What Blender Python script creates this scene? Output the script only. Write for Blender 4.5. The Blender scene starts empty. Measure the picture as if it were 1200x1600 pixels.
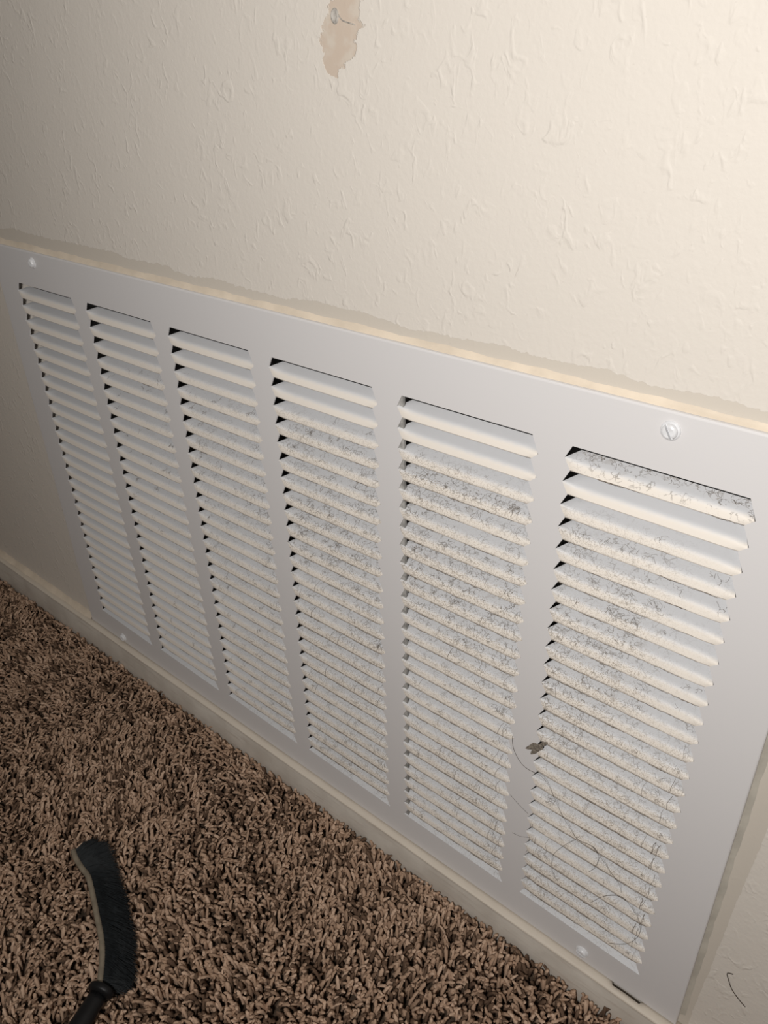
import bpy, bmesh, math, random
import numpy as np
from mathutils import Vector, Matrix

random.seed(7)
rng = np.random.default_rng(7)
SC = bpy.context.scene
COL = SC.collection
# plan units: u = mm to the right along the wall, y = mm into the wall (grille face = 0), v = mm down from the first louver cut
VF = 402.0                                     # v of the sub-floor
def W(u, y, v): return Vector((u/1000.0, y/1000.0, (VF - v)/1000.0))

# ------------------------------------------------------------------ camera, world, lamp, exposure
R0 = (0.7670904, 0.0249219, 0.6410548)         # image right, down, forward in (u, v, y)
R1 = (0.3129095, 0.8577909, -0.4077774)
R2 = (-0.5600535, 0.5133943, 0.6502049)
def dvec(r): return Vector((r[0], r[2], -r[1]))
cd = bpy.data.cameras.new('camera'); cam = bpy.data.objects.new('camera', cd); COL.objects.link(cam)
mx = Matrix.Identity(4)
right, up, back = dvec(R0), -dvec(R1), -dvec(R2)
for i in range(3):
    mx[i][0] = right[i]; mx[i][1] = up[i]; mx[i][2] = back[i]
mx.translation = W(645.28, -301.02, -160.63)
cam.matrix_world = mx
cd.sensor_fit = 'VERTICAL'; cd.sensor_height = 36.0; cd.sensor_width = 27.0
cd.lens = 1227.85/1600*36.0
cd.clip_start = 0.01; cd.clip_end = 50
SC.camera = cam

wd = bpy.data.worlds.new('dim_room'); SC.world = wd; wd.use_nodes = True
wd.node_tree.nodes['Background'].inputs[0].default_value = (1.0, 0.90, 0.79, 1)
wd.node_tree.nodes['Background'].inputs[1].default_value = 0.108

ld = bpy.data.lights.new('hand_lamp', 'SPOT')
ld.energy = 11.3; ld.color = (1.0, 0.972, 0.94); ld.shadow_soft_size = 0.03
ld.spot_size = math.radians(140); ld.spot_blend = 1.0
lamp = bpy.data.objects.new('hand_lamp', ld); COL.objects.link(lamp)
lamp.location = W(625, -460, -235)
lamp.rotation_euler = (W(440, 0, -25) - lamp.location).to_track_quat('-Z', 'Y').to_euler()

SC.view_settings.view_transform = 'Standard'
SC.view_settings.look = 'None'
SC.view_settings.gamma = 1.0
SC.view_settings.use_curve_mapping = False
SC.view_settings.exposure = 0.0

# ------------------------------------------------------------------ helpers
def tag(o, label=None, cat=None, group=None, kind=None):
    if label: o['label'] = label
    if cat: o['category'] = cat
    if group: o['group'] = group
    if kind: o['kind'] = kind
    return o
def mesh(name, verts, faces, smooth=False):
    m = bpy.data.meshes.new(name)
    m.from_pydata([tuple(v) for v in verts], [], faces)
    m.update()
    if smooth:
        m.polygons.foreach_set('use_smooth', [True]*len(m.polygons))
    return m
def obj(name, me, mat=None, parent=None):
    o = bpy.data.objects.new(name, me); COL.objects.link(o)
    if mat and len(me.materials) == 0: me.materials.append(mat)
    if parent: o.parent = parent
    return o
def fixn(me):
    bm = bmesh.new(); bm.from_mesh(me)
    bmesh.ops.recalc_face_normals(bm, faces=bm.faces); bm.to_mesh(me); bm.free()
    return me
def box_vf(c0, c1):
    x0, y0, z0 = c0; x1, y1, z1 = c1
    v = [(x0,y0,z0),(x1,y0,z0),(x1,y1,z0),(x0,y1,z0),(x0,y0,z1),(x1,y0,z1),(x1,y1,z1),(x0,y1,z1)]
    f = [(3,2,1,0),(4,5,6,7),(0,1,5,4),(1,2,6,5),(2,3,7,6),(3,0,4,7)]
    return v, f
def tube_vf(pts, rad, sides=6, cap=True, flat=1.0, nrm=None):
    """swept tube; rad is a number or a list; flat squashes along the second axis"""
    pts = [Vector(p) for p in pts]; n = len(pts)
    if not hasattr(rad, '__len__'): rad = [rad]*n
    V, F = [], []
    ref = Vector(nrm) if nrm else Vector((0.13, 0.31, 0.94))
    for i, p in enumerate(pts):
        t = (pts[min(i+1, n-1)] - pts[max(i-1, 0)]).normalized()
        a = t.cross(ref)
        if a.length < 1e-6: a = t.cross(Vector((1, 0, 0)))
        a.normalize(); b = a.cross(t).normalized()
        for k in range(sides):
            an = 2*math.pi*k/sides
            V.append(p + a*math.cos(an)*rad[i] + b*math.sin(an)*rad[i]*flat)
    for i in range(n-1):
        for k in range(sides):
            k2 = (k+1) % sides
            F.append((i*sides+k, i*sides+k2, (i+1)*sides+k2, (i+1)*sides+k))
    if cap:
        F.append(tuple(range(sides))[::-1]); F.append(tuple((n-1)*sides+k for k in range(sides)))
    return V, F
def catmull(pts, sub=6):
    P = [Vector(p) for p in pts]; out = []
    for i in range(len(P)-1):
        p0 = P[max(i-1, 0)]; p1 = P[i]; p2 = P[i+1]; p3 = P[min(i+2, len(P)-1)]
        for s in range(sub):
            t = s/sub
            out.append(0.5*((2*p1) + (p2-p0)*t + (2*p0-5*p1+4*p2-p3)*t*t + (3*p1-p0-3*p2+p3)*t**3))
    out.append(P[-1]); return out

class NT:
    def __init__(self, name, rough=0.5, base=(0.8, 0.8, 0.8), spec=0.5):
        self.m = bpy.data.materials.new(name); self.m.use_nodes = True
        self.t = self.m.node_tree; self.b = self.t.nodes['Principled BSDF']
        self.b.inputs['Roughness'].default_value = rough
        self.b.inputs['Base Color'].default_value = (*base, 1)
        self.b.inputs['Specular IOR Level'].default_value = spec
    def n(self, typ, **kw):
        nd = self.t.nodes.new(typ)
        for k, v in kw.items(): setattr(nd, k, v)
        return nd
    def l(self, a, b): self.t.links.new(a, b)
    def pos(self): return self.n('ShaderNodeNewGeometry').outputs['Position']
    def math(self, op, a, b=None, c=None, clamp=False):
        nd = self.n('ShaderNodeMath', operation=op, use_clamp=clamp)
        for i, x in enumerate((a, b, c)):
            if x is None: continue
            if isinstance(x, (int, float)): nd.inputs[i].default_value = x
            else: self.l(x, nd.inputs[i])
        return nd.outputs[0]
    def noise(self, scale, detail=3, rough=0.55, vec=None, dist=0.0):
        nd = self.n('ShaderNodeTexNoise'); nd.inputs['Scale'].default_value = scale
        nd.inputs['Detail'].default_value = detail; nd.inputs['Roughness'].default_value = rough
        nd.inputs['Distortion'].default_value = dist
        self.l(vec if vec is not None else self.pos(), nd.inputs['Vector']); return nd
    def ramp(self, x, a, b, lo=0.0, hi=1.0, smooth=True):
        nd = self.n('ShaderNodeMapRange', interpolation_type='SMOOTHSTEP' if smooth else 'LINEAR')
        nd.inputs['From Min'].default_value = a; nd.inputs['From Max'].default_value = b
        nd.inputs['To Min'].default_value = lo; nd.inputs['To Max'].default_value = hi
        self.l(x, nd.inputs['Value']); return nd.outputs['Result']
    def mix(self, f, a, b):
        nd = self.n('ShaderNodeMix', data_type='RGBA')
        if isinstance(f, (int, float)): nd.inputs[0].default_value = f
        else: self.l(f, nd.inputs[0])
        for x, i in ((a, 6), (b, 7)):
            if isinstance(x, tuple): nd.inputs[i].default_value = (*x, 1)
            else: self.l(x, nd.inputs[i])
        return nd.outputs[2]
    def bump(self, h, strength=0.3, dist=0.001):
        nd = self.n('ShaderNodeBump'); nd.inputs['Strength'].default_value = strength
        nd.inputs['Distance'].default_value = dist
        self.l(h, nd.inputs['Height']); self.l(nd.outputs[0], self.b.inputs['Normal'])
    def color(self, c): self.l(c, self.b.inputs['Base Color'])
    def sep(self, v):
        nd = self.n('ShaderNodeSeparateXYZ'); self.l(v, nd.inputs[0]); return nd.outputs
    def vmul(self, v, s):
        nd = self.n('ShaderNodeVectorMath', operation='MULTIPLY'); self.l(v, nd.inputs[0])
        nd.inputs[1].default_value = s; return nd.outputs[0]

# ------------------------------------------------------------------ grille dimensions
P = 12.7; NC = 6; NR = 26; CP = 100.18; CW = 79.1
U0, U1, V0, V1 = -32.3, 610.7, -28.3, 364.4
WALL = 4.0                                      # wall surface, mm behind the grille face

# ------------------------------------------------------------------ materials
WALLC = (0.725, 0.675, 0.61)
def wall_material():
    N = NT('wall_paint', 0.62, WALLC, 0.25)
    p = N.pos(); x, y, z = N.sep(p)
    # knock-down texture: soft short strokes leaning down to the right
    rot = N.n('ShaderNodeMapping'); rot.inputs['Rotation'].default_value = (0, math.radians(-35), 0)
    rot.inputs['Scale'].default_value = (1.0, 1.0, 0.72); N.l(p, rot.inputs[0])
    n1 = N.noise(165, 1.6, 0.5, rot.outputs[0], 0.9)
    n2 = N.noise(420, 2, 0.5)
    n3 = N.noise(45, 2, 0.5)
    ridge = N.math('MULTIPLY', N.ramp(n1.outputs[0], 0.52, 0.76), N.ramp(N.noise(38, 2).outputs[0], 0.38, 0.60, 0.25, 1.0))
    h = N.math('ADD', N.math('MULTIPLY', ridge, 0.62), N.math('MULTIPLY', n2.outputs[0], 0.30))
    h = N.math('ADD', h, N.math('MULTIPLY', n3.outputs[0], 0.5))
    # bare older paint left round the grille: distance outside the frame rectangle, in metres
    jig = N.math('MULTIPLY', N.math('SUBTRACT', N.noise(17, 3).outputs[0], 0.5), 0.012)
    jig2 = N.math('MULTIPLY', N.math('SUBTRACT', N.noise(300, 2).outputs[0], 0.5), 0.0035)
    jj = N.math('ADD', jig, jig2)
    zt = (VF - V0)/1000; xr = U1/1000
    dtop = N.math('SUBTRACT', z, zt)
    drt = N.math('SUBTRACT', x, xr)
    left_fade = N.ramp(x, 0.12, 0.30, 0.0035, 0.0)
    top_old = N.math('LESS_THAN', N.math('ADD', N.math('SUBTRACT', dtop, left_fade), jj), 0.0085)
    inx = N.math('LESS_THAN', x, xr + 0.004)
    top_old = N.math('MULTIPLY', top_old, N.math('MULTIPLY', inx, N.math('GREATER_THAN', dtop, -0.004)))
    rt_lim = N.ramp(z, VF/1000 - 0.345, VF/1000 - 0.16, 0.0062, 0.0118, False)
    rt_old = N.math('LESS_THAN', N.math('ADD', drt, N.math('MULTIPLY', jj, 0.4)), rt_lim)
    rt_old = N.math('MULTIPLY', rt_old, N.math('GREATER_THAN', drt, -0.004))
    rt_old = N.math('MULTIPLY', rt_old, N.math('LESS_THAN', dtop, 0.004))
    old = N.math('MAXIMUM', top_old, rt_old)
    # chipped patch high on the wall with the brown primer showing
    px = N.math('SUBTRACT', x, 0.3655); pz = N.math('SUBTRACT', z, (VF + 166.5)/1000)
    sx = N.math('ADD', px, N.math('MULTIPLY', pz, -0.34))
    e = N.math('ADD', N.math('POWER', N.math('DIVIDE', sx, 0.0112), 2.0), N.math('POWER', N.math('DIVIDE', pz, 0.0165), 2.0))
    e = N.math('ADD', N.math('SQRT', e), N.math('MULTIPLY', N.math('SUBTRACT', N.noise(150, 4, 0.6).outputs[0], 0.5), 1.35))
    chip = N.ramp(e, 1.06, 0.98)
    fl = N.noise(95, 3); tint = N.ramp(fl.outputs[0], 0.42, 0.6)
    c = N.mix(old, WALLC, (0.635, 0.58, 0.505))
    chipc = N.mix(tint, (0.60, 0.50, 0.41), (0.64, 0.565, 0.48))
    c = N.mix(chip, c, chipc)
    sp = N.ramp(N.noise(700, 1).outputs[0], 0.74, 0.80)
    c = N.mix(N.math('MULTIPLY', sp, 0.10), c, (0.30, 0.25, 0.2))
    N.color(c)
    h = N.math('MULTIPLY', h, N.math('SUBTRACT', 1.0, N.math('MULTIPLY', N.math('MAXIMUM', old, chip), 0.85)))
    h = N.math('SUBTRACT', h, N.math('MULTIPLY', N.math('MAXIMUM', chip, N.math('MULTIPLY', old, 0.6)), 0.55))
    N.bump(h, 0.43, 0.0011)
    return N.m

def metal_paint():
    N = NT('white_enamel', 0.42, (0.79, 0.775, 0.775), 0.4)
    st = N.vmul(N.pos(), (60, 60, 900))
    n = N.noise(1.0, 2, 0.5, st)
    N.bump(n.outputs[0], 0.05, 0.0004)
    g = N.noise(9, 3)
    N.color(N.mix(N.math('MULTIPLY', g.outputs[0], 0.25), (0.73, 0.715, 0.715), (0.68, 0.655, 0.645)))
    return N.m

def dirt_amount(N, x, z):
    """how dusty the blades are at that place: more to the right, the topmost rows brushed clean"""
    a = N.ramp(x, 0.02, 0.40, 0.0, 1.0)
    n = N.ramp(N.noise(13, 2).outputs[0], 0.36, 0.60, 0.5, 1.0)
    zz = N.math('SUBTRACT', VF/1000, z)                         # = v in metres
    clean = N.ramp(zz, 0.024, 0.044)
    topright = N.math('MULTIPLY', N.ramp(x, 0.49, 0.52), N.math('LESS_THAN', zz, 0.0118))
    r = N.math('MULTIPLY', N.math('MULTIPLY', a, n), clean)
    wiped = N.math('MULTIPLY', N.ramp(x, 0.535, 0.572), N.ramp(zz, 0.19, 0.11))      # upper right end wiped
    r = N.math('MULTIPLY', r, N.math('SUBTRACT', 1.0, N.math('MULTIPLY', wiped, 0.75)))
    return r, N.math('MAXIMUM', r, N.math('MULTIPLY', topright, 0.85))

def blade_material():
    N = NT('dusty_enamel', 0.5, (0.79, 0.775, 0.775), 0.35)
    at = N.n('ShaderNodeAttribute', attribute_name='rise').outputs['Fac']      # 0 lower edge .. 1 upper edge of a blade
    p = N.pos(); x, y, z = N.sep(p)
    dl, d = dirt_amount(N, x, z)               # fine dust, lint
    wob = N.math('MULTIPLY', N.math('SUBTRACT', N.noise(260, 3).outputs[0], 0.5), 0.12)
    low = N.ramp(N.math('ADD', at, wob), 0.50, 0.22)            # fine beige dust on the lower half, lightened to paint in blade shading
    base = N.mix(N.math('MULTIPLY', low, 0.85), (0.685, 0.69, 0.707), (0.90, 0.825, 0.73))  # recessed upper half greyed, its shade put into the colour
    # fine grains
    g1 = N.ramp(N.noise(1550, 2, 0.7).outputs[0], 0.50, 0.62)
    gm = N.math('MULTIPLY', g1, N.math('MULTIPLY', N.ramp(at, 0.70, 0.36, 0.25, 1.0), dl))
    c = N.mix(N.math('MULTIPLY', gm, 0.82), base, (0.36, 0.30, 0.235))
    # branching lint: edges of distorted cells, broken up
    dn = N.noise(420, 3, 0.6)
    off = N.n('ShaderNodeVectorMath', operation='MULTIPLY_ADD'); N.l(dn.outputs['Color'], off.inputs[0])
    off.inputs[1].default_value = (0.0032,)*3; N.l(p, off.inputs[2])
    vo = N.n('ShaderNodeTexVoronoi', feature='DISTANCE_TO_EDGE'); vo.inputs['Scale'].default_value = 330
    N.l(off.outputs[0], vo.inputs['Vector'])
    line = N.ramp(vo.outputs['Distance'], 0.075, 0.02)
    brk = N.ramp(N.noise(170, 3, 0.6).outputs[0], 0.45, 0.57)
    calm = N.ramp(z, VF/1000 - 0.24, VF/1000 - 0.12, 0.55, 1.0)
    lint = N.math('MULTIPLY', N.math('MULTIPLY', line, brk), N.math('MULTIPLY', N.math('MULTIPLY', d, calm), N.ramp(at, 0.05, 0.4, 0.35, 1.0)))
    c = N.mix(N.math('MULTIPLY', lint, 0.85), c, (0.20, 0.175, 0.15))
    # soft grey patches
    pt = N.ramp(N.noise(120, 4, 0.65).outputs[0], 0.60, 0.72)
    c = N.mix(N.math('MULTIPLY', N.math('MULTIPLY', pt, d), 0.4), c, (0.36, 0.32, 0.28))
    # grime along the lower edge where the blades are dirty
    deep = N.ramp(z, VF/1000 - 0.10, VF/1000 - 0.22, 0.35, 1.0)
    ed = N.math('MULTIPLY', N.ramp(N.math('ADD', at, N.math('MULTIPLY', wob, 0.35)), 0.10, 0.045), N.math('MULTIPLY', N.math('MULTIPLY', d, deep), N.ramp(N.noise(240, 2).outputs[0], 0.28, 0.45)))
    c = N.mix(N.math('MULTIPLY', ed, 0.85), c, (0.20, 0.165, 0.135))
    base_ed = N.ramp(N.math('ADD', at, N.math('MULTIPLY', wob, 0.1)), 0.040, 0.018)  # thin darker line along the lower edge of every blade
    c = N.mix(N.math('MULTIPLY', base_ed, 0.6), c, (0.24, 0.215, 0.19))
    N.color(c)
    N.bump(N.math('ADD', lint, gm), 0.15, 0.0004)
    return N.m

def simple(name, base, rough=0.6, spec=0.4, nscale=60, var=0.15, bump=0.0, bscale=200):
    N = NT(name, rough, base, spec)
    n = N.noise(nscale, 4)
    dark = tuple(b*(1-var*1.6) for b in base); lite = tuple(min(1, b*(1+var*0.4)) for b in base)
    N.color(N.mix(N.ramp(n.outputs[0], 0.3, 0.7), dark, lite))
    if bump: N.bump(N.noise(bscale, 3).outputs[0], bump, 0.001)
    return N.m

def board_material():
    N = NT('old_baseboard_paint', 0.5, (0.70, 0.64, 0.56), 0.3)
    p = N.pos(); x, y, z = N.sep(p)
    n = N.noise(40, 4); st = N.noise(1.0, 3, 0.6, N.vmul(p, (25, 200, 320)))
    c = N.mix(N.ramp(n.outputs[0], 0.3, 0.7), (0.53, 0.48, 0.42), (0.62, 0.57, 0.505))
    c = N.mix(N.math('MULTIPLY', N.ramp(st.outputs[0], 0.56, 0.72), 0.35), c, (0.38, 0.31, 0.25))
    sp = N.ramp(N.noise(330, 2).outputs[0], 0.70, 0.78)
    c = N.mix(N.math('MULTIPLY', sp, 0.5), c, (0.86, 0.82, 0.76))
    # thick cream lip of paint along the top
    top = N.ramp(z, (VF - 367.3)/1000, (VF - 366.6)/1000)
    c = N.mix(N.math('MULTIPLY', top, 0.75), c, (0.74, 0.66, 0.555))
    N.color(c)
    N.bump(N.math('ADD', n.outputs[0], st.outputs[0]), 0.25, 0.0008)
    return N.m

def carpet_material():
    N = NT('carpet_yarn', 0.95, (0.3, 0.22, 0.16), 0.1)
    a = N.n('ShaderNodeAttribute', attribute_name='tuft').outputs['Fac']
    c = N.mix(N.ramp(a, 0.12, 0.30), (0.125, 0.078, 0.052), (0.51, 0.345, 0.240))
    c = N.mix(N.ramp(a, 0.55, 0.98), c, (0.73, 0.525, 0.385))
    f = N.noise(2200, 2)
    c = N.mix(N.math('MULTIPLY', f.outputs[0], 0.35), c, (0.27, 0.175, 0.12))
    N.color(c)
    N.bump(N.noise(2600, 2).outputs[0], 0.5, 0.0006)
    return N.m

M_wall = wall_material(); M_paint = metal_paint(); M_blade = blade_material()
M_board = board_material(); M_carpet = carpet_material()
M_caulk = simple('yellowed_caulk', (0.77, 0.665, 0.535), 0.5, 0.3, 50, 0.07, 0.3, 120)
M_caulk2 = simple('grey_caulk', (0.56, 0.525, 0.455), 0.55, 0.3, 50, 0.10, 0.3, 120)
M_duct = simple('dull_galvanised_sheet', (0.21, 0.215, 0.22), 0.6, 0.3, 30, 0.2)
M_bar = simple('dusty_bar_paint', (0.42, 0.41, 0.39), 0.8, 0.2, 300, 0.25)
M_floor = simple('floor_backing', (0.10, 0.07, 0.05), 0.95, 0.1, 120, 0.3, 0.5, 300)
M_screw = simple('white_screw_enamel', (0.82, 0.825, 0.84), 0.25, 0.6, 200, 0.08)
M_lint = simple('grey_brown_lint', (0.25, 0.21, 0.175), 0.95, 0.1, 300, 0.25)
M_clump = simple('matted_dust', (0.30, 0.26, 0.215), 0.95, 0.1, 900, 0.35, 0.6, 1500)
M_hair = simple('dark_hair', (0.06, 0.045, 0.035), 0.5, 0.4)
M_bristle = simple('black_nylon', (0.010, 0.013, 0.015), 0.6, 0.25, 300, 0.3)
M_spine = simple('dull_tan_wire', (0.25, 0.21, 0.155), 0.5, 0.45, 120, 0.15, 0.15, 500)
M_handle = simple('black_plastic', (0.008, 0.008, 0.009), 0.45, 0.3, 120, 0.2)
M_hole = simple('nail_hole_grey', (0.47, 0.44, 0.40), 0.7, 0.3, 400, 0.3)

# ------------------------------------------------------------------ setting: wall, floor, baseboard
def build_wall():
    o0, o1, p0, p1 = -12.0, 592.0, -8.0, 342.0            # opening behind the grille
    xs = [-1400, o0, o1, 2000]; vs = [-2000, p0, p1, VF]
    V, F = [], []
    for v in vs:
        for u in xs: V.append(W(u, WALL, v))
    for j in range(3):
        for i in range(3):
            if i == 1 and j == 1: continue
            a = j*4+i; F.append((a, a+4, a+5, a+1))
    # reveal of the opening, 14 mm deep plaster
    base = len(V)
    for (u, v) in ((o0,p0),(o1,p0),(o1,p1),(o0,p1)): V.append(W(u, WALL, v))
    for (u, v) in ((o0,p0),(o1,p0),(o1,p1),(o0,p1)): V.append(W(u, WALL+16, v))
    for k in range(4):
        k2 = (k+1) % 4; F.append((base+k, base+k2, base+4+k2, base+4+k))
    o = obj('wall_back', mesh('wall_back', V, F), M_wall); tag(o, kind='structure')
    # sheet metal duct box behind
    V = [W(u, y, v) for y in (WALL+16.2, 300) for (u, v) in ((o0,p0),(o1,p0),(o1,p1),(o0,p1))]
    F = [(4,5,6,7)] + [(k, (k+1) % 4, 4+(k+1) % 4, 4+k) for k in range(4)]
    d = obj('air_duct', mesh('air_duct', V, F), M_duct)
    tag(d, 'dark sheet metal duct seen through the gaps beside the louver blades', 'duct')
    return o
wall = build_wall()
V, F = box_vf(W(-1400, WALL, VF+20), W(2000, -2200, VF)); 
fl = obj('floor', mesh('floor', V, F), M_floor); tag(fl, kind='structure')

def build_baseboard():
    # profile (y, v): up the front, softly rounded top, back to the wall
    prof = [(-6.0, VF), (-6.0, 368.3), (-5.1, 367.4), (-5.9, 366.4), (-5.4, 365.4), (-4.4, 364.9), (-2.5, 364.75), (WALL, 364.75), (WALL, VF)]
    us = np.concatenate([np.arange(-1400, -300, 20.0), np.arange(-300, 800, 3.0), np.arange(800, 2001, 20.0)])
    V, F = [], []
    for i, u in enumerate(us):
        for k, (y, v) in enumerate(prof):
            j = 0.0
            if 1 <= k <= 6: j = 0.35*math.sin(u*0.031+k)+0.25*math.sin(u*0.083)
            gap = max(0.0, 1-((u-578.5)/11.0)**2)**0.5           # the paint lip has broken away here
            if k == 6 and gap > 0: y = y + 1.0*gap
            if k == 7 and gap > 0: y = -1.2; v = v + 9*gap
            V.append(W(u, y + (j*0.5 if k < 6 else 0), v + j*0.45*(1 if k < 7 else 0)))
    n = len(prof)
    for i in range(len(us)-1):
        for k in range(n-1):
            F.append((i*n+k, i*n+k+1, (i+1)*n+k+1, (i+1)*n+k))
    o = obj('baseboard_back', mesh('baseboard_back', V, F, True), M_board); tag(o, kind='structure')
build_baseboard()

def bead(name, pts, width, height, axis_out, seed, mat):
    """irregular fillet of caulk lying on the wall; pts (u, v) follow the frame, width grows along axis_out"""
    r = random.Random(seed); V, F = [], []
    n = len(pts); ns = 6; ph = r.random()*6
    for i, (u, v) in enumerate(pts):
        s = 0.5*math.sin(i*0.55+ph)+0.35*math.sin(i*1.7+ph*2)+0.25*r.uniform(-1, 1)
        w = width(i/(n-1))*(1+0.16*s); h = height*(1+0.12*s)
        for k in range(ns):
            t = k/(ns-1)
            out = w*t; yy = WALL - h*(1-t)**1.7
            if k == ns-1: yy = WALL + 0.3
            V.append(W(u + axis_out[0]*out, yy, v + axis_out[1]*out))
    for i in range(n-1):
        for k in range(ns-1):
            F.append((i*ns+k, i*ns+k+1, (i+1)*ns+k+1, (i+1)*ns+k))
    o = obj(name, fixn(mesh(name, V, F, True)), mat); tag(o, kind='structure'); return o
bead('trim_1', [(u, V0+0.2) for u in np.arange(U0-1, U1+2, 5.0)], lambda t: 5.0 - 1.8*t, 2.2, (0, -1), 3, M_caulk)
bead('trim_2', [(U1-0.2, v) for v in np.arange(V0-2, V1-6, 5.0)], lambda t: 3.8, 1.6, (1, 0), 5, M_caulk2)
bead('trim_3', [(u, 364.9) for u in np.arange(-900, U0-1.5, 5.0)], lambda t: 6.2 if t < 0.99 else 5.0, 5.0, (0, -1), 9, M_caulk)

# ------------------------------------------------------------------ the grille
grille = bpy.data.objects.new('return_air_grille', None); COL.objects.link(grille)
tag(grille, 'white stamped metal return air grille with six columns of dusty louver blades', 'grille')

LB, LS = -3.4, 0.53                             # left end of a slot: flare (mm) and where along the pitch it sits
RB, RS = 3.9, 0.74
def build_plate():
    V, F = [], []
    def q(*pts):
        b = len(V)
        for (u, v) in pts: V.append(W(u, 0, v))
        F.append(tuple(range(b, b+len(pts))))
    B = 1.1                                    # border rolled back
    iu0, iu1, iv0, iv1 = U0+B, U1-B, V0+B, V1-B
    vb = 26*P
    bott = vb + LS*P; botr = vb + RS*P
    for j in range(NC+1):                       # vertical strips between slots
        lx = iu0 if j == 0 else (j-1)*CP+CW
        rx = iu1 if j == NC else j*CP
        for k in range(NR+1):
            v = k*P
            lb = (lx, v+0.6*P) if j == 0 else (lx+RB, v+RS*P)
            rb = (rx, v+0.6*P) if j == NC else (rx+LB, v+LS*P)
            q((lx, v), (rx, v), rb, lb)
            if k < NR: q(lb, rb, (rx, v+P), (lx, v+P))
        # head and foot strips
        q((lx, iv0), (rx, iv0), (rx, 0), (lx, 0))
        lb = (lx, vb+0.6*P) if j == 0 else (lx+RB, vb+RS*P)
        rb = (rx, vb+0.6*P) if j == NC else (rx+LB, vb+LS*P)
        q(lb, rb, (rb[0], iv1), (lb[0], iv1))
        if j < NC:
            q((rx, iv0), (rx+CW, iv0), (rx+CW, 0), (rx, 0))
            q((rx+LB, vb+LS*P), (rx+CW+RB, vb+RS*P), (rx+CW+RB, iv1), (rx+LB, iv1))
    # rolled border
    steps = [(0.0, 0.0), (0.5, 0.12), (0.9, 0.45), (1.1, 1.1), (1.1, WALL-0.05)]
    b = len(V); n = len(steps)
    for (o, y) in steps:
        for (u, v) in ((iu0-o, iv0-o), (iu1+o, iv0-o), (iu1+o, iv1+o), (iu0-o, iv1+o)): V.append(W(u, y, v))
    for s in range(n-1):
        for k in range(4):
            k2 = (k+1) % 4; F.append((b+s*4+k, b+s*4+k2, b+(s+1)*4+k2, b+(s+1)*4+k))
    me = mesh('frame_plate', V, F)
    bm = bmesh.new(); bm.from_mesh(me)
    bmesh.ops.remove_doubles(bm, verts=bm.verts, dist=2e-6)
    bmesh.ops.recalc_face_normals(bm, faces=bm.faces)
    bm.faces.ensure_lookup_table()
    mid = W((U0+U1)/2, 0, (V0+V1)/2); bm.normal_update()
    for f in bm.faces:
        out = f.calc_center_median() - mid; out.y = 0
        if f.normal.y > 0.01 or (abs(f.normal.y) <= 0.01 and f.normal.dot(out) < 0): f.normal_flip()
    bm.to_mesh(me); bm.free()
    o = obj('frame_plate', me, M_paint, grille)
    md = o.modifiers.new('thick', 'SOLIDIFY'); md.thickness = 0.0008; md.offset = -1
    return o
build_plate()

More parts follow.
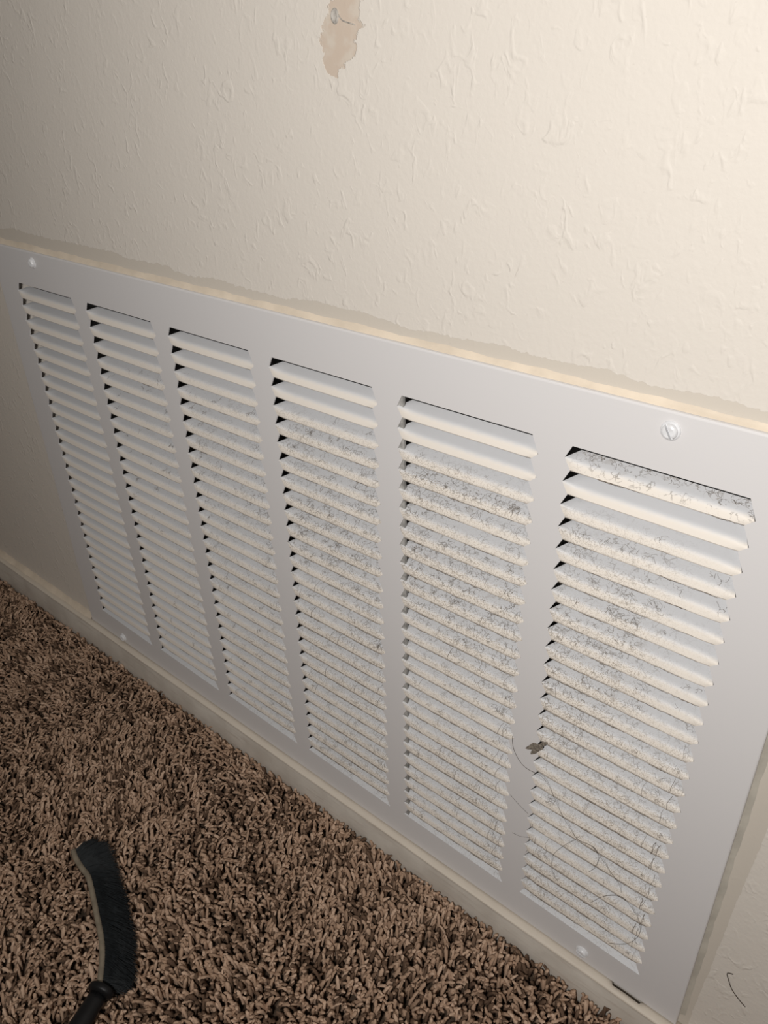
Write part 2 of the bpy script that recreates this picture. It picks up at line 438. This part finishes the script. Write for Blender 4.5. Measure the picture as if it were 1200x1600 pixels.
# profile of one blade: t = 0 lower edge (at the face) .. 1 upper edge (behind the face)
NTT = 14
def profile(n, s_end, y_end, a0=10, a1=64):
    q = np.clip((np.linspace(0, 1, 200)-0.22)/0.36, 0, 1); q = q*q*(3-2*q)
    th = np.radians(a0 + (a1-a0)*q); ds = np.cos(th); dy = np.sin(th)
    S = np.concatenate([[0], np.cumsum(ds)]); Y = np.concatenate([[0], np.cumsum(dy)])
    S = S/S[-1]*s_end; Y = Y/Y[-1]*y_end
    idx = np.linspace(0, 200, n)
    return np.interp(idx, range(201), S), np.interp(idx, range(201), Y)
def blade_mesh(name, lip=False):
    if lip:
        s0 = LS*P; s0r = RS*P
    ps, py = profile(NTT+1, P-4.85, 8.0)
    xs = np.array([0, .012, .03, .055, .09, .14, .22, .35, .5, .65, .78, .86, .91, .945, .97, .988, 1.0])
    V, T = [], []
    tB = 0.42; tBr = 0.24
    for j in range(NTT+1):
        t = j/NTT
        mid = (P - ps[j], py[j] - 0.35*(1-t)**2)
        def end(A, Bp, C, tb):
            if t <= tb: f = t/tb; return [A[i]+(Bp[i]-A[i])*f for i in range(3)]
            f = (t-tb)/(1-tb); return [Bp[i]+(C[i]-Bp[i])*f for i in range(3)]
        if lip:
            f = t
            L = [LB+(0.9-LB)*f, LS*P+(4.3-4.0-LS*P)*f*0.6, 7.0*f]
            Rr = [CW+RB+(-0.9-RB)*f, RS*P+(4.3-4.0-RS*P)*f*0.6, 7.0*f]
        else:
            L = end((0, P, 0), (LB, LS*P, 0), (0.9, 4.85, 8.0), tB)
            Rr = end((CW, P, 0), (CW+RB, RS*P, 0), (CW-0.9, 4.85, 8.0), tBr)
            if t > tBr: Rr[0] -= 0.38; Rr[2] += 0.1
        if lip: t = 0.85
        for x in xs:
            u = L[0] + (Rr[0]-L[0])*x
            if lip:
                s = L[1]+(Rr[1]-L[1])*x; y = L[2]
            else:
                wl = max(0.0, 1-(x*CW)/9.0); wr = max(0.0, 1-((1-x)*CW)/6.0)
                wl = wl*wl*(3-2*wl); wr = wr*wr*(3-2*wr); wm = 1-wl-wr
                s = mid[0]*wm + L[1]*wl + Rr[1]*wr; y = mid[1]*wm + L[2]*wl + Rr[2]*wr
            V.append(Vector((u/1000, y/1000, -s/1000))); T.append(t)
    nx = len(xs); n1 = len(V); F = []
    for j in range(NTT):
        for i in range(nx-1): F.append((j*nx+i, j*nx+i+1, (j+1)*nx+i+1, (j+1)*nx+i))
    # back skin and rim
    off = Vector((0, 0.00055, -0.00035))
    V += [v+off for v in V[:n1]]; T += T[:n1]
    F += [tuple(n1+k for k in f[::-1]) for f in F[:]]
    loop = list(range(nx)) + [j*nx+nx-1 for j in range(1, NTT+1)] + [NTT*nx+i for i in range(nx-2, -1, -1)] + [j*nx for j in range(NTT-1, 0, -1)]
    b = len(V); V += [V[k] for k in loop]; T += [T[k] for k in loop]
    b2 = len(V); V += [V[n1+k] for k in loop]; T += [T[k] for k in loop]
    m = len(loop)
    for k in range(m):
        k2 = (k+1) % m; F.append((b+k, b2+k, b2+k2, b+k2))
    me = mesh(name, V, F, True)
    a = me.attributes.new('rise', 'FLOAT', 'POINT'); a.data.foreach_set('value', T)
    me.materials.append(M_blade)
    return me
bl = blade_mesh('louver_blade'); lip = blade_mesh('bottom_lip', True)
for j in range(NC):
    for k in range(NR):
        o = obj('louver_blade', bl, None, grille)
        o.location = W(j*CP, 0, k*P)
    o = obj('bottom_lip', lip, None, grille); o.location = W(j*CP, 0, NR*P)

# stiffener behind the divider between the fourth and fifth columns
V, F = box_vf(W(3*CP+CW+6, 2.5, -6), W(4*CP+0.3, 0.9, 26*P+12))
obj('stiffener', mesh('stiffener', V, F), M_bar, grille)

def screw_mesh(name):
    bm = bmesh.new(); n = 28
    def ring(r, h): return [bm.verts.new((r*math.cos(2*math.pi*k/n), -h, r*math.sin(2*math.pi*k/n))) for k in range(n)]
    prof = [(5.1, 0), (5.0, 0.5), (4.5, 0.9), (4.1, 1.0)]
    rs = [ring(*p) for p in prof]
    for a, b in zip(rs[:-1], rs[1:]):
        for k in range(n): bm.faces.new((a[k], a[(k+1) % n], b[(k+1) % n], b[k]))
    bm.faces.new(rs[-1])
    # two domed halves either side of the driver slot
    for s in (-1, 1):
        g = 0.62; R = 4.0
        a0 = math.asin(g/R); m = 14
        outline = [(R*math.cos(a), s*R*math.sin(a)) for a in np.linspace(a0, math.pi-a0, m)]
        lev = [(1.0, 1.0), (0.98, 2.0), (0.86, 2.7), (0.62, 3.1)]
        rr = []
        for (sc, h) in lev:
            ring2 = []
            for (x, z) in outline:
                zz = s*(g + (abs(z)-g)*sc)
                ring2.append(bm.verts.new((x*sc, -h, zz)))
            rr.append(ring2)
        for a, b in zip(rr[:-1], rr[1:]):
            for k in range(m): bm.faces.new((a[k], a[(k+1) % m], b[(k+1) % m], b[k]))
        bm.faces.new(rr[-1])
    bmesh.ops.recalc_face_normals(bm, faces=bm.faces)
    bmesh.ops.scale(bm, vec=(0.001,)*3, verts=bm.verts)
    me = bpy.data.meshes.new(name); bm.to_mesh(me); bm.free()
    me.materials.append(M_screw); return me
sm = screw_mesh('screw')
for (u, v, a, sc) in ((33.1, -19.8, 0.5, 0.85), (543.7, -19.7, 1.05, 0.86), (28.2, 357.4, 0.9, 0.88), (546.5, 354.6, 0.2, 0.88)):
    o = obj('screw', sm, None, grille); o.location = W(u, 0, v); o.rotation_euler = (0, a, 0); o.scale = (sc, sc, sc)

# ------------------------------------------------------------------ lint and hairs on the grille
PS, PY = profile(40, P-4.85, 8.0)
def blade_point(x, row, t):
    """point on the front of a blade, pushed out along its normal a little (mm, plan units: u, y, v)"""
    s = P - np.interp(t, np.linspace(0, 1, 40), PS); y = np.interp(t, np.linspace(0, 1, 40), PY)
    return (x, y, row*P + s)
def build_lint():
    V, F = [], []
    def fibre(pts, r):
        b = len(V)
        v, f = tube_vf(pts, r/1000, 3, False)
        V.extend(v); F.extend([tuple(b+i for i in q) for q in f])
    def walk(u, row, t, n, step, r):
        ang = random.uniform(0, 6.28); pts = []
        for _ in range(n):
            t = min(0.98, max(-0.06, t))
            p = blade_point(u, row, max(0, t))
            lift = random.uniform(0.15, 0.55)
            pts.append(W(p[0], p[1]-lift*0.8, p[2] - lift*0.5 + (0.8*abs(t) if t < 0 else 0)))
            ang += random.gauss(0, 0.85)
            u += step*math.cos(ang); t += step*math.sin(ang)/12.0
        fibre(pts, r)
    wt = [0.02, 0.25, 0.45, 0.75, 1.0, 0.95]
    for j in range(NC):
        for k in range(NR):
            w = wt[j]
            if k < 2: w *= 0.03
            elif k == 2: w *= 0.35
            if j == 5 and k == 0: w = 1.1
            if j == 5 and k == 1: w = 0.05
            # tufts of lint, branching from a few centres
            for _ in range(int(13*w*random.uniform(0.5, 1.5))):
                cu = j*CP + random.uniform(2, CW-2)
                if random.random() < 0.3: cu = j*CP + random.choice((random.uniform(1, 10), random.uniform(CW-12, CW)))
                ct = random.uniform(0.42, 0.72) if k < 12 else random.uniform(0.05, 0.5)
                if j == 5 and k == 0: ct = random.triangular(0.62, 0.97, 0.88)
                if j == 5 and 0 < k < 12 and cu > j*CP+50 and random.random() < 0.6: continue
                for _ in range(random.randint(2, 6)):
                    walk(cu + random.gauss(0, 0.9), k, ct + random.gauss(0, 0.05), random.randint(3, 6), random.uniform(0.5, 1.1), random.uniform(0.04, 0.085))
            # strands lying along the lower edge
            for _ in range(int(9*w)):
                u = j*CP + random.uniform(0, CW-10); pts = []
                for q in range(6):
                    p = blade_point(u, k, 0.01)
                    pts.append(W(p[0], -0.45-random.uniform(0, 0.2), p[2] + random.uniform(-0.45, 0.35)))
                    u += random.uniform(1, 2.6)
                fibre(pts, random.uniform(0.07, 0.15))
            # short threads bridging two blades
            if k > 10 and j > 2:
                for _ in range(np.random.default_rng(j*100+k).poisson(1.3*w)):
                    u = j*CP + random.uniform(2, CW-1); pts = []
                    if random.random() < 0.35: u = j*CP + CW - random.uniform(1, 6)
                    for q in range(5):
                        p = blade_point(u, k, 0.75*(1-q/4))
                        pts.append(W(p[0], p[1]-0.6-0.4*math.sin(q), p[2])); u += random.gauss(0, 0.5)
                    fibre(pts, random.uniform(0.06, 0.13))
    # webs of dust joining the blade ends low in the last column
    for (k0, k1, uc, r0) in ((17, 25, CW-3.5, 0.17), (20, 25, 2.2, 0.13)):
        for k in range(k0, k1):
            for q in range(random.randint(1, 3)):
                u = 5*CP + uc + random.gauss(0, 1.3); pts = []
                for i in range(6):
                    t = 0.62*(1-i/5); p = blade_point(u, k, t)
                    if i == 5: p = (p[0], -0.3, p[2])
                    pts.append(W(p[0], p[1]-0.55, p[2])); u += random.gauss(0, 0.3)
                fibre(pts, r0*random.uniform(0.6, 1.2))
    me = mesh('lint', V, F)
    o = obj('lint', me, M_lint)
    tag(o, 'grey brown lint and dust threads clinging to the louver blades', 'lint', kind='stuff')
build_lint()

def hair(pts, label, r=0.085, y=-1.0):
    """pts (u, v) on the grille face"""
    P3 = catmull([W(u, y + 0.15*math.sin(i*1.3), v) for i, (u, v) in enumerate(pts)], 5)
    v, f = tube_vf(P3, r/1000, 5)
    o = obj('hair', mesh('hair', v, f, True), M_hair); tag(o, label, 'hair'); return o
hair([(482.7,197.5),(484.3,207.3),(489.3,214.8),(495.3,217.3),(504.0,216.5),(509.6,220.8),(513.7,227.8),(519.9,238.5),(526.1,245.1),(531.9,251.4),(539.3,250.4),(543.5,251.0),(546.3,256.3),(545.4,266.2),(542.1,273.5)],
     'long dark hair curling from the fifth louver column across the divider into the sixth')
hair([(541.3,249.9),(548.2,255.8),(555.3,263.2),(560.7,267.3),(563.3,274.2)], 'dark hair running down to the right in the lower middle of the sixth louver column')
hair([(532.8,247.8),(531.1,252.1),(523.9,264.9),(518.5,277.7),(518.1,287.6),(520.3,296.7),(523.4,300.3)], 'dark bowed hair hanging near the left ends of the lowest blades in the sixth column')
hair([(484.6,248.8),(490.9,252.9),(498.1,256.2)], 'short straight hair on the right hand divider, above the fainter curved one', 0.07, -0.5)
hair([(488.3,282.4),(494.0,281.4),(500.7,277.0)], 'short faint curved hair low on the right hand divider', 0.06, -0.5)
hair([(562.3,327.1),(571.5,318.5),(577.0,306.5),(578.3,296.0),(575.6,287.4),(570.6,281.4),(563.8,278.0),(554.0,286.5),(546.2,300.9)], 'dark hair looped over the lowest blades at the bottom right of the grille')
P3 = catmull([W(u, 3.3, v) for (u, v) in [(629.9,290.1),(627.1,292.3),(628.8,297.1),(631.7,302.9),(636.6,307.7),(640.7,310.6)]], 5)
v, f = tube_vf(P3, 0.00022, 5)
tag(obj('hair', mesh('hair', v, f, True), M_hair), 'single hooked hair stuck to the wall right of the grille', 'hair')

def build_clump():
    bm = bmesh.new(); bmesh.ops.create_icosphere(bm, subdivisions=3, radius=1.0)
    ax = W(503.5, 0, 190.5) - W(493.6, 0, 202.5); L = ax.length/2; ax.normalize()
    side = ax.cross(Vector((0, 1, 0))).normalized()
    c = (W(503.5, 0, 190.5) + W(493.6, 0, 202.5))/2 + Vector((0.0004, -0.0006, 0))
    r = random.Random(4); ph = [r.uniform(0, 6) for _ in range(6)]
    for vv in bm.verts:
        p = vv.co.copy(); a = math.atan2(p.z, p.x)
        k = 1 + 0.28*math.sin(3*a+ph[0]) + 0.2*math.sin(5*a+ph[1]) + 0.12*math.sin(9*p.x+ph[2])*math.sin(8*p.y+ph[3])
        vv.co = c + ax*(p.x*L*k) + side*(p.z*0.0028*k) + Vector((0, p.y*0.0008, 0))
    me = bpy.data.meshes.new('dust_clump'); bm.to_mesh(me); bm.free()
    o = obj('dust_clump', me, M_clump)
    tag(o, 'grey brown dust clump stuck at the left end of a blade in the sixth column', 'dust')
build_clump()

# nail hole in the chipped paint
def build_nail():
    n = 20; prof = [(2.9, 0.0), (2.6, 0.45), (2.1, 0.6), (1.6, 0.35), (0.9, 0.12), (0.0, 0.08)]
    V, F = [], []
    for (r, h) in prof:
        for k in range(n):
            a = 2*math.pi*k/n
            V.append(W(362.0 + r*0.85*math.cos(a), WALL-h, -171.0 + r*1.1*math.sin(a)))
    for s in range(len(prof)-1):
        for k in range(n): F.append((s*n+k, s*n+(k+1) % n, (s+1)*n+(k+1) % n, (s+1)*n+k))
    o = obj('nail_hole', fixn(mesh('nail_hole', V, F, True)), M_hole, wall)
    tag(o, 'grey plugged nail hole in chipped paint')
    pts = [W(u, WALL-0.15, v) for (u, v) in ((364.2, -171.5), (366.5, -169.3), (369.5, -168.4), (373.8, -167.4))]
    v, f = tube_vf(catmull(pts, 4), 0.00028, 5)
    o = obj('crack', mesh('crack', v, f, True), M_hole, wall)
build_nail()

# ------------------------------------------------------------------ carpet pile
def top_v(u): return 390.5 - 0.0135*(u - 200)            # tips of the pile
def build_carpet():
    def patch(sp, ua, ub, ya, yb, keep=None):
        a, b = np.meshgrid(np.arange(ua, ub, sp), np.arange(ya, yb, sp)); a = a.ravel(); b = b.ravel()
        if keep is not None: m = keep(a, b); a = a[m]; b = b[m]
        a = a + rng.uniform(-0.55, 0.55, len(a))*sp; b = b + rng.uniform(-0.55, 0.55, len(b))*sp
        return a, b, np.full(len(a), sp/3.7)
    near = patch(3.15, -340, 770, -410, -6.5)
    far = patch(8.0, -900, 1300, -1100, -6.5, lambda a, b: ~((a > -342) & (a < 768) & (b > -412)))
    uu = np.concatenate([near[0], far[0]]); yy = np.concatenate([near[1], far[1]]); ss = np.concatenate([near[2], far[2]])
    yy = np.minimum(yy, -7.4); n = len(uu)
    sides = 5
    hgt = (VF - (390.5 - 0.0135*(np.clip(uu, -400, 800)-200))) + rng.normal(-0.3, 1.6, n)
    # lean follows slow swirls plus its own whim
    sw = 1.2*np.sin(uu*0.021+yy*0.013) + 1.1*np.sin(yy*0.031-uu*0.009)
    la = sw + rng.normal(0, 1.3, n); lm = np.abs(rng.normal(4.2, 2.4, n)); cu = rng.normal(0, 1.3, n)
    lx = lm*np.cos(la); ly = lm*np.sin(la); ly = np.where(yy > -14, -np.abs(ly)*0.6, ly)
    tw = rng.uniform(0, 6.28, n); rr = rng.uniform(0.85, 1.2, n)*ss
    rings = [(0.3, 1.3, 0.1, 0.0), (0.75, 1.7, 0.5, 0.45), (0.94, 1.6, 0.85, 0.9), (1.0, 0.9, 1.08, 1.2)]
    Vv = np.zeros((n, len(rings)*sides+1, 3))
    for k, (h, r, l, cl) in enumerate(rings):
        for s in range(sides):
            a = 2*math.pi*s/sides + tw + k*0.7
            el = 1 + 0.28*np.cos(2*(a - tw*1.7))
            Vv[:, k*sides+s, 0] = uu + lx*l - np.sin(la)*cu*cl + r*rr*el*np.cos(a)
            Vv[:, k*sides+s, 1] = yy + ly*l + np.cos(la)*cu*cl + r*rr*el*np.sin(a)
            Vv[:, k*sides+s, 2] = hgt*h
    Vv[:, -1, 0] = uu + lx*1.16 - np.sin(la)*cu*1.3; Vv[:, -1, 1] = yy + ly*1.16 + np.cos(la)*cu*1.3; Vv[:, -1, 2] = hgt*1.01
    Vv[:, :, 1] = np.minimum(Vv[:, :, 1], -6.15)
    fq = []
    for k in range(len(rings)-1):
        for s in range(sides):
            s2 = (s+1) % sides; fq.append((k*sides+s, k*sides+s2, (k+1)*sides+s2, (k+1)*sides+s))
    ft = [((len(rings)-1)*sides+s, (len(rings)-1)*sides+(s+1) % sides, len(rings)*sides) for s in range(sides)]
    pv = len(rings)*sides+1
    base = (np.arange(n)*pv)[:, None, None]
    Q = (np.array(fq)[None] + base).reshape(-1, 4); T = (np.array(ft)[None] + base).reshape(-1, 3)
    me = bpy.data.meshes.new('carpet')
    me.vertices.add(n*pv); me.vertices.foreach_set('co', (Vv/1000.0).reshape(-1))
    me.loops.add(Q.size + T.size); me.loops.foreach_set('vertex_index', np.concatenate([Q.ravel(), T.ravel()]).astype(np.int32))
    me.polygons.add(len(Q)+len(T))
    st = np.concatenate([np.arange(len(Q))*4, Q.size + np.arange(len(T))*3]).astype(np.int32)
    me.polygons.foreach_set('loop_start', st)
    me.update(calc_edges=True); me.validate()
    me.polygons.foreach_set('use_smooth', np.ones(len(me.polygons), bool))
    a = me.attributes.new('tuft', 'FLOAT', 'POINT')
    clump = 0.14*np.sin(uu*0.12+1.3*np.sin(yy*0.09)) + 0.12*np.sin(yy*0.15+uu*0.05)
    a.data.foreach_set('value', np.repeat(np.clip(rng.uniform(0, 1, n)+clump, 0, 1), pv))
    o = obj('carpet', me, M_carpet)
    tag(o, 'mottled brown twisted pile carpet covering the floor below the grille', 'carpet', kind='stuff')
build_carpet()

# ------------------------------------------------------------------ the brush lying on the carpet
def build_brush():
    VB = 381.0
    root = bpy.data.objects.new('brush', None); COL.objects.link(root)
    root.location = W(280, -190, VB+3)
    tag(root, 'curved black bristle brush with tan spine lying on the brown carpet', 'brush')
    bpy.context.view_layer.update()
    inv = Matrix.Translation(-root.location)
    def put(name, v, f, mat, smooth=True):
        return obj(name, mesh(name, [inv @ Vector(p) for p in v], f, smooth), mat, root)
    spine = [(196.5, -163.0), (204, -165.5), (215.6, -167.3), (226.5, -168.5), (242.3, -174.6), (257.8, -181.3), (277.4, -189.9), (290.5, -198.0), (305.5, -210.0)]
    S = catmull([W(u-1.2, y-1.4, VB-2.6) for (u, y) in spine], 6)
    v, f = tube_vf(S, 2.1/1000, 10, True, 0.9, (0, 0, 1)); put('spine', v, f, M_spine)
    tips = [(197.7, -149.9), (209.3, -144.5), (229.6, -150.0), (259.0, -161.7), (278.1, -170.1), (295.0, -179.0), (312.7, -192.0), (314.5, -200.0)]
    T = catmull([W(u, y, VB+1.5) for (u, y) in tips], 8)
    V, F = [], []
    NB = 4600
    def along(C, q):
        x = q*(len(C)-1); i = min(int(x), len(C)-2); return C[i].lerp(C[i+1], x-i)
    for i in range(NB):
        q = random.random()
        a = along(S, min(1, q*0.97+0.005)); b = along(T, min(1, max(0, q + random.gauss(0, 0.012))))
        a = a + Vector((random.gauss(0, .0004), random.gauss(0, .0004), random.uniform(-.0030, .0006)))
        b = a + (b-a)*random.choice((random.uniform(0.84, 1.04), random.uniform(0.7, 1.1))) + Vector((random.gauss(0, .0014), random.gauss(0, .0014), random.gauss(-0.0008, .0022)))
        m = a.lerp(b, 0.55) + Vector((random.gauss(0, .0005), random.gauss(0, .0005), random.uniform(0, .002)))
        k = len(V); v, f = tube_vf([a, m, b], [0.00022, 0.0002, 0.00013], 3, False)
        V.extend(v); F.extend([tuple(k+j for j in t) for t in f])
    o = put('bristles', V, F, M_bristle, False); tag(o, 'dense black bristles', kind='stuff')
    # collar and handle running out of the frame
    c0 = W(306.5, -211.2, VB-3.0); d = (W(314.4, -231.0, VB-3.0) - c0).normalized()
    prof = [(-2.3, 4.0), (-2.2, 8.4), (-1.6, 9.1), (0.0, 9.3), (1.6, 9.1), (2.2, 8.4), (3.6, 6.2)]
    v, f = tube_vf([c0 + d*(a/1000) for a, r in prof], [r/1000 for a, r in prof], 20, True, 0.8, (0, 0, 1))
    put('collar', v, f, M_handle)
    prof = [(3.5, 6.2), (8, 6.3), (20, 6.9), (40, 7.6), (70, 8.0), (100, 7.4), (130, 7.0), (150, 7.6), (158, 6.4), (161, 3.0)]
    v, f = tube_vf([c0 + d*(a/1000) for a, r in prof], [r/1000 for a, r in prof], 18, True, 0.85, (0, 0, 1))
    put('handle', v, f, M_handle)
build_brush()
